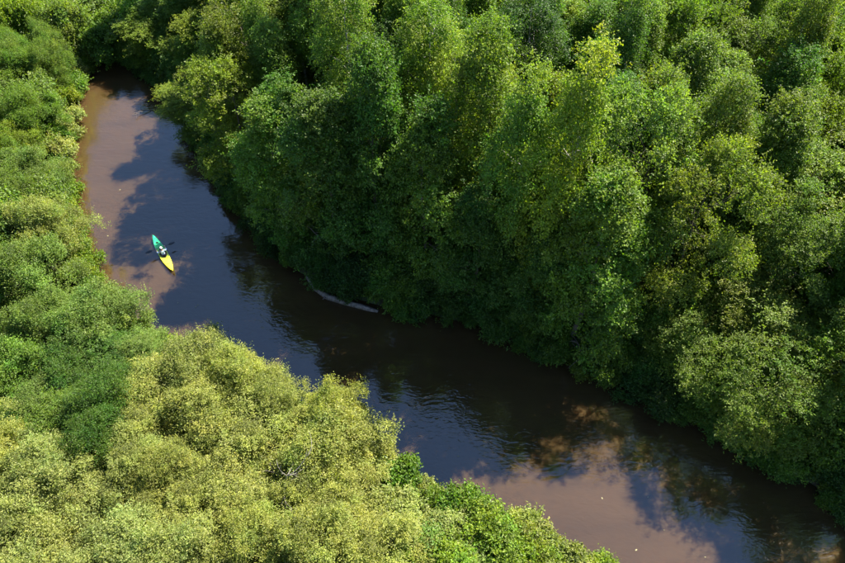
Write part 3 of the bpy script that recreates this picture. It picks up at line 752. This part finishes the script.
KL = 4.4
def beam(u): return 0.335 * max(0.0, 1 - abs(u) ** 2.1) ** 0.85 + 0.004       # u in -1..1
def sheer(u): return 0.20 + 0.13 * abs(u) ** 2.4
def build_kayak():
    px, py = unproj(163.0, 253.5, 0.2)
    tip = unproj(151.8, 233.0, 0.3); tail = unproj(174.3, 272.6, 0.3)
    rz = math.atan2(tip[1] - tail[1], tip[0] - tail[0])
    root = empty('kayak', (px, py, 0.0), rz)
    n, mseg = 41, 12
    V, Q = [], []
    for i in range(n):                                   # hull: V-ish bottom below the sheer line
        u = -1 + 2 * i / (n - 1); b = beam(u); zs = sheer(u); zb = -0.11 + 0.36 * abs(u) ** 6 + 0.05 * abs(u) ** 2
        for j in range(mseg + 1):
            a = -1 + 2 * j / mseg
            V.append((u * KL / 2, a * b, zb + (zs - zb) * abs(a) ** 2.6))
    for i in range(n - 1):
        for j in range(mseg): Q.append((i * (mseg + 1) + j, i * (mseg + 1) + j + 1, (i + 1) * (mseg + 1) + j + 1, (i + 1) * (mseg + 1) + j))
    link('hull', mesh_np('kayak_hull', V, Q, True), SHELL, root)
    V, Q, n2, m2 = [], [], 89, 16                        # deck with the cockpit left open
    cx, ca, cb = -0.02, 0.52, 0.255
    for i in range(n2):
        u = -1 + 2 * i / (n2 - 1); b = beam(u); zs = sheer(u)
        for j in range(m2 + 1):
            a = -1 + 2 * j / m2
            V.append((u * KL / 2, a * b, zs + 0.003 + (0.075 if u > 0 else 0.045) * (1 - abs(a) ** 1.5) * (1 - abs(u) ** 3)))
    for i in range(n2 - 1):
        for j in range(m2):
            q = (i * (m2 + 1) + j, i * (m2 + 1) + j + 1, (i + 1) * (m2 + 1) + j + 1, (i + 1) * (m2 + 1) + j)
            mx = sum(V[k][0] for k in q) / 4; my = sum(V[k][1] for k in q) / 4
            if ((mx - cx) / ca) ** 2 + (my / cb) ** 2 < 0.9: continue
            Q.append(q)
    link('deck', mesh_np('kayak_deck', V, Q, True), SHELL, root)
    def ring(a, b, z, r, name, mat, x0=cx, seg=40):
        pts = [(x0 + a * math.cos(t), b * math.sin(t), z) for t in [2 * math.pi * k / seg for k in range(seg + 1)]]
        V, Q = [], []; tube(V, Q, pts, [r] * (seg + 1), 8)
        return link(name, mesh_np(name, V, Q, True), mat, root)
    ring(ca, cb, 0.285, 0.024, 'cockpit_coaming', BLACK)
    V, Q = [], []                                        # dark liner inside the cockpit
    for i, (f, z) in enumerate(((0.99, 0.27), (0.9, 0.12), (0.7, 0.0), (0.02, -0.03))):
        for k in range(24): t = 2 * math.pi * k / 24; V.append((cx + ca * f * math.cos(t), cb * f * math.sin(t), z))
    for i in range(3):
        for k in range(24): Q.append((i * 24 + k, i * 24 + (k + 1) % 24, (i + 1) * 24 + (k + 1) % 24, (i + 1) * 24 + k))
    link('cockpit_liner', mesh_np('liner', V, Q, True), BLACK, root)
    bm = bmesh.new(); bmesh.ops.create_cube(bm, size=1.0)
    bmesh.ops.scale(bm, vec=(0.10, 0.36, 0.26), verts=bm.verts); bmesh.ops.bevel(bm, geom=bm.edges[:], offset=0.035, segments=2, affect='EDGES')
    bmesh.ops.translate(bm, vec=(-0.33, 0, 0.22), verts=bm.verts)
    me = bpy.data.meshes.new('seat_back'); bm.to_mesh(me); bm.free(); link('seat_back', me, BLACK, root)
    bm = bmesh.new(); bmesh.ops.create_cube(bm, size=1.0)
    bmesh.ops.scale(bm, vec=(0.40, 0.38, 0.08), verts=bm.verts); bmesh.ops.bevel(bm, geom=bm.edges[:], offset=0.03, segments=2, affect='EDGES')
    bmesh.ops.translate(bm, vec=(-0.12, 0, 0.03), verts=bm.verts)
    me = bpy.data.meshes.new('seat'); bm.to_mesh(me); bm.free(); link('seat', me, BLACK, root)
    for xh, rh in ((1.25, 0.10), (-1.2, 0.13)):          # round hatch lids
        bm = bmesh.new(); bmesh.ops.create_cone(bm, segments=24, radius1=rh, radius2=rh * 0.86, depth=0.03, cap_ends=True)
        u = xh / (KL / 2); bmesh.ops.translate(bm, vec=(xh, 0, sheer(u) + (0.075 if u > 0 else 0.045) * (1 - abs(u) ** 3) + 0.012), verts=bm.verts)
        me = bpy.data.meshes.new('hatch'); bm.to_mesh(me); bm.free(); link('hatch_lid', me, BLACK if xh > 0 else SHELL, root)
    for xe in (2.08, -2.08):                              # carry handles at both ends
        V, Q = [], []; z = sheer(xe / 2.2) + 0.01
        tube(V, Q, [(xe - 0.06, 0, z), (xe - 0.04, 0, z + 0.05), (xe + 0.04, 0, z + 0.05), (xe + 0.06, 0, z)], [0.012] * 4, 6)
        link('carry_handle', mesh_np('handle', V, Q, True), BLACK, root)
    for xs in (0.75, 0.95):                              # deck bungees
        V, Q = [], []; u = xs / 2.2
        tube(V, Q, [(xs + 0.12 * k / 4 - 0.06, (-1 + k / 2) * beam(u) * 0.85, sheer(u) + 0.010 + 0.072 * (1 - abs(-1 + k / 2) ** 1.5 * 0.8)) for k in range(5)], [0.008] * 5, 5)
        link('deck_cord', mesh_np('deck_cord', V, Q, True), BLACK, root)
    tag(root, 'slim kayak blending from green bow to yellow stern with dark open cockpit', 'kayak')
    return root
kay = build_kayak()
KM = Matrix.Translation(kay.location) @ Matrix.Rotation(kay.rotation_euler[2], 4, 'Z')

# paddle: shaft and two spoon blades, held level across the boat
PX, PZ, TILT = 0.36, 0.53, 0.05
def build_paddle():
    root = empty('paddle', KM @ Vector((PX, 0, PZ)), kay.rotation_euler[2])
    root.rotation_euler[0] = TILT
    V, Q = [], []; tube(V, Q, [(0, -0.72, 0), (0, -0.3, 0), (0, 0.3, 0), (0, 0.72, 0)], [0.016] * 4, 10)
    link('shaft', mesh_np('shaft', V, Q, True), BLACK, root)
    for sgn in (-1, 1):
        V, Q = [], []; n = 13
        for lay in (0, 1):
            for i in range(n):
                t = i / (n - 1); wd = 0.105 * (max(0.0, math.sin(math.pi * (0.10 + 0.86 * t ** 0.8)))) ** 0.55
                for j in range(5):
                    a = -1 + j / 2
                    V.append((a * wd * 0.9, sgn * (0.68 + 0.46 * t), a * wd * 0.35 + 0.02 * (1 - a * a) - (0.008 if lay else 0)))
        for lay in (0, 1):
            o = lay * n * 5
            for i in range(n - 1):
                for j in range(4): Q.append((o + i * 5 + j, o + i * 5 + j + 1, o + (i + 1) * 5 + j + 1, o + (i + 1) * 5 + j))
        for i in range(n - 1):
            for j in (0, 4): Q.append((i * 5 + j, (i + 1) * 5 + j, n * 5 + (i + 1) * 5 + j, n * 5 + i * 5 + j))
        for i in (0, n - 1):
            for j in range(4): Q.append((i * 5 + j, i * 5 + j + 1, n * 5 + i * 5 + j + 1, n * 5 + i * 5 + j))
        link('blade', mesh_np('blade', V, Q, True), BLACK, root)
    tag(root, 'black double-bladed paddle held level across the kayak', 'paddle')
build_paddle()

def skin_obj(name, verts, edges, rads, mat, parent, root=0, sub=2):
    me = bpy.data.meshes.new(name); me.from_pydata(verts, edges, [])
    o = link(name, me, mat, parent)
    mod = o.modifiers.new('skin', 'SKIN'); mod.use_smooth_shade = True
    for i, v in enumerate(o.data.skin_vertices[0].data):
        r = rads[i]; v.radius = (r, r) if isinstance(r, (int, float)) else r
        v.use_root = (i == root)
    s2 = o.modifiers.new('sub', 'SUBSURF'); s2.levels = sub; s2.render_levels = sub
    return o

def build_person():
    root = empty('person', KM @ Vector((-0.10, 0, 0.0)), kay.rotation_euler[2])
    dx = PX + 0.10                                        # paddle in the person's own frame
    v = [(0, 0, 0.17), (-0.02, 0, 0.33), (0.0, 0, 0.50), (0.01, 0, 0.62), (0.02, 0, 0.70), (0.045, 0, 0.78), (0.05, 0, 0.88)]
    r = [(0.15, 0.13), (0.125, 0.11), (0.15, 0.12), (0.10, 0.09), 0.055, (0.075, 0.085), (0.075, 0.08)]
    e = [(i, i + 1) for i in range(6)]
    def add(p, rad, par): v.append(p); r.append(rad); e.append((par, len(v) - 1)); return len(v) - 1
    for sgn in (-1, 1):
        hz = PZ + sgn * 0.34 * math.sin(TILT)
        sh = add((0.0, sgn * 0.17, 0.58), 0.065, 3); el = add((0.12, sgn * 0.33, 0.40), 0.047, sh)
        wr = add((dx - 0.09, sgn * 0.345, hz + 0.005), 0.030, el); pm = add((dx - 0.03, sgn * 0.342, hz + 0.028), (0.036, 0.020), wr)
        for f in range(4):                                # fingers curl over the shaft
            yo = sgn * (0.342 + (f - 1.5) * 0.022); L = (0.9, 1.0, 0.95, 0.8)[f]
            a = add((dx + 0.010, yo, hz + 0.030), 0.0095, pm); b = add((dx + 0.028 * L, yo, hz + 0.008), 0.009, a); add((dx + 0.018 * L, yo, hz - 0.020 * L), 0.008, b)
        a = add((dx - 0.035, sgn * 0.300, hz + 0.004), 0.011, pm); add((dx - 0.008, sgn * 0.292, hz - 0.020), 0.009, a)
        hp = add((0.06, sgn * 0.10, 0.15), 0.085, 0); kn = add((0.46, sgn * 0.15, 0.21), 0.060, hp); an = add((0.84, sgn * 0.10, 0.03), 0.042, kn); add((0.90, sgn * 0.10, 0.11), 0.034, an)
    body = skin_obj('body', v, e, r, SKIN, root)
    sv = [(0, 0, 0.20), (-0.02, 0, 0.33), (0.0, 0, 0.50), (0.01, 0, 0.625)]
    sr = [(0.165, 0.145), (0.145, 0.13), (0.168, 0.138), (0.10, 0.095)]
    se = [(0, 1), (1, 2), (2, 3)]
    for sgn in (-1, 1):
        b = len(sv); sv += [(0.0, sgn * 0.175, 0.585), (0.12, sgn * 0.335, 0.405), (0.27, sgn * 0.342, 0.47)]; sr += [0.08, 0.062, 0.048]; se += [(3, b), (b, b + 1), (b + 1, b + 2)]
    skin_obj('shirt', sv, se, sr, SHIRT, root)
    tv = [(0, 0, 0.16)]; tr = [(0.165, 0.14)]; te = []
    for sgn in (-1, 1):
        b = len(tv); tv += [(0.06, sgn * 0.10, 0.15), (0.46, sgn * 0.15, 0.21), (0.80, sgn * 0.105, 0.05)]; tr += [0.095, 0.070, 0.054]; te += [(0, b), (b, b + 1), (b + 1, b + 2)]
    skin_obj('trousers', tv, te, tr, TROUS, root)
    def blob(name, c, sx, sy, sz, mat, zmin=None, xmax=None):
        bm = bmesh.new(); bmesh.ops.create_uvsphere(bm, u_segments=20, v_segments=14, radius=1.0)
        kill = [q for q in bm.verts if (zmin is not None and q.co.z < zmin) or (xmax is not None and q.co.x > xmax and q.co.z < 0.3)]
        bmesh.ops.delete(bm, geom=kill, context='VERTS')
        for q in bm.verts: q.co = Vector((c[0] + q.co.x * sx, c[1] + q.co.y * sy, c[2] + q.co.z * sz))
        for f in bm.faces: f.smooth = True
        me = bpy.data.meshes.new(name); bm.to_mesh(me); bm.free(); return link(name, me, mat, root)
    blob('hair', (0.038, 0, 0.835), 0.108, 0.098, 0.125, HAIR, -0.75, 0.35)
    cap = blob('cap', (0.045, 0, 0.87), 0.115, 0.105, 0.105, WHITE, 0.05)
    bm = bmesh.new(); ring = []
    for k in range(11):
        t = -0.95 + 1.9 * k / 10
        ring.append((bm.verts.new((0.045 + 0.11 * math.cos(t), 0.10 * math.sin(t), 0.878)), bm.verts.new((0.045 + (0.11 + 0.075 * math.cos(t * 1.5)) * math.cos(t), 0.11 * math.sin(t), 0.862))))
    for a, b in zip(ring[:-1], ring[1:]): bm.faces.new((a[0], a[1], b[1], b[0]))
    me = bpy.data.meshes.new('brim'); bm.to_mesh(me); bm.free(); link('brim', me, WHITE, cap)
    blob('nose', (0.135, 0, 0.815), 0.018, 0.013, 0.02, SKIN)
    for sgn in (-1, 1): blob('eye', (0.122, sgn * 0.032, 0.838), 0.010, 0.012, 0.008, HAIR); blob('ear', (0.05, sgn * 0.088, 0.82), 0.02, 0.012, 0.03, SKIN)
    blob('mouth', (0.124, 0, 0.775), 0.008, 0.022, 0.006, mat_plain('lips', (0.35, 0.13, 0.11), 0.5))
    tag(root, 'person in pale blue shirt and white cap paddling, seated in the kayak', 'person')
build_person()
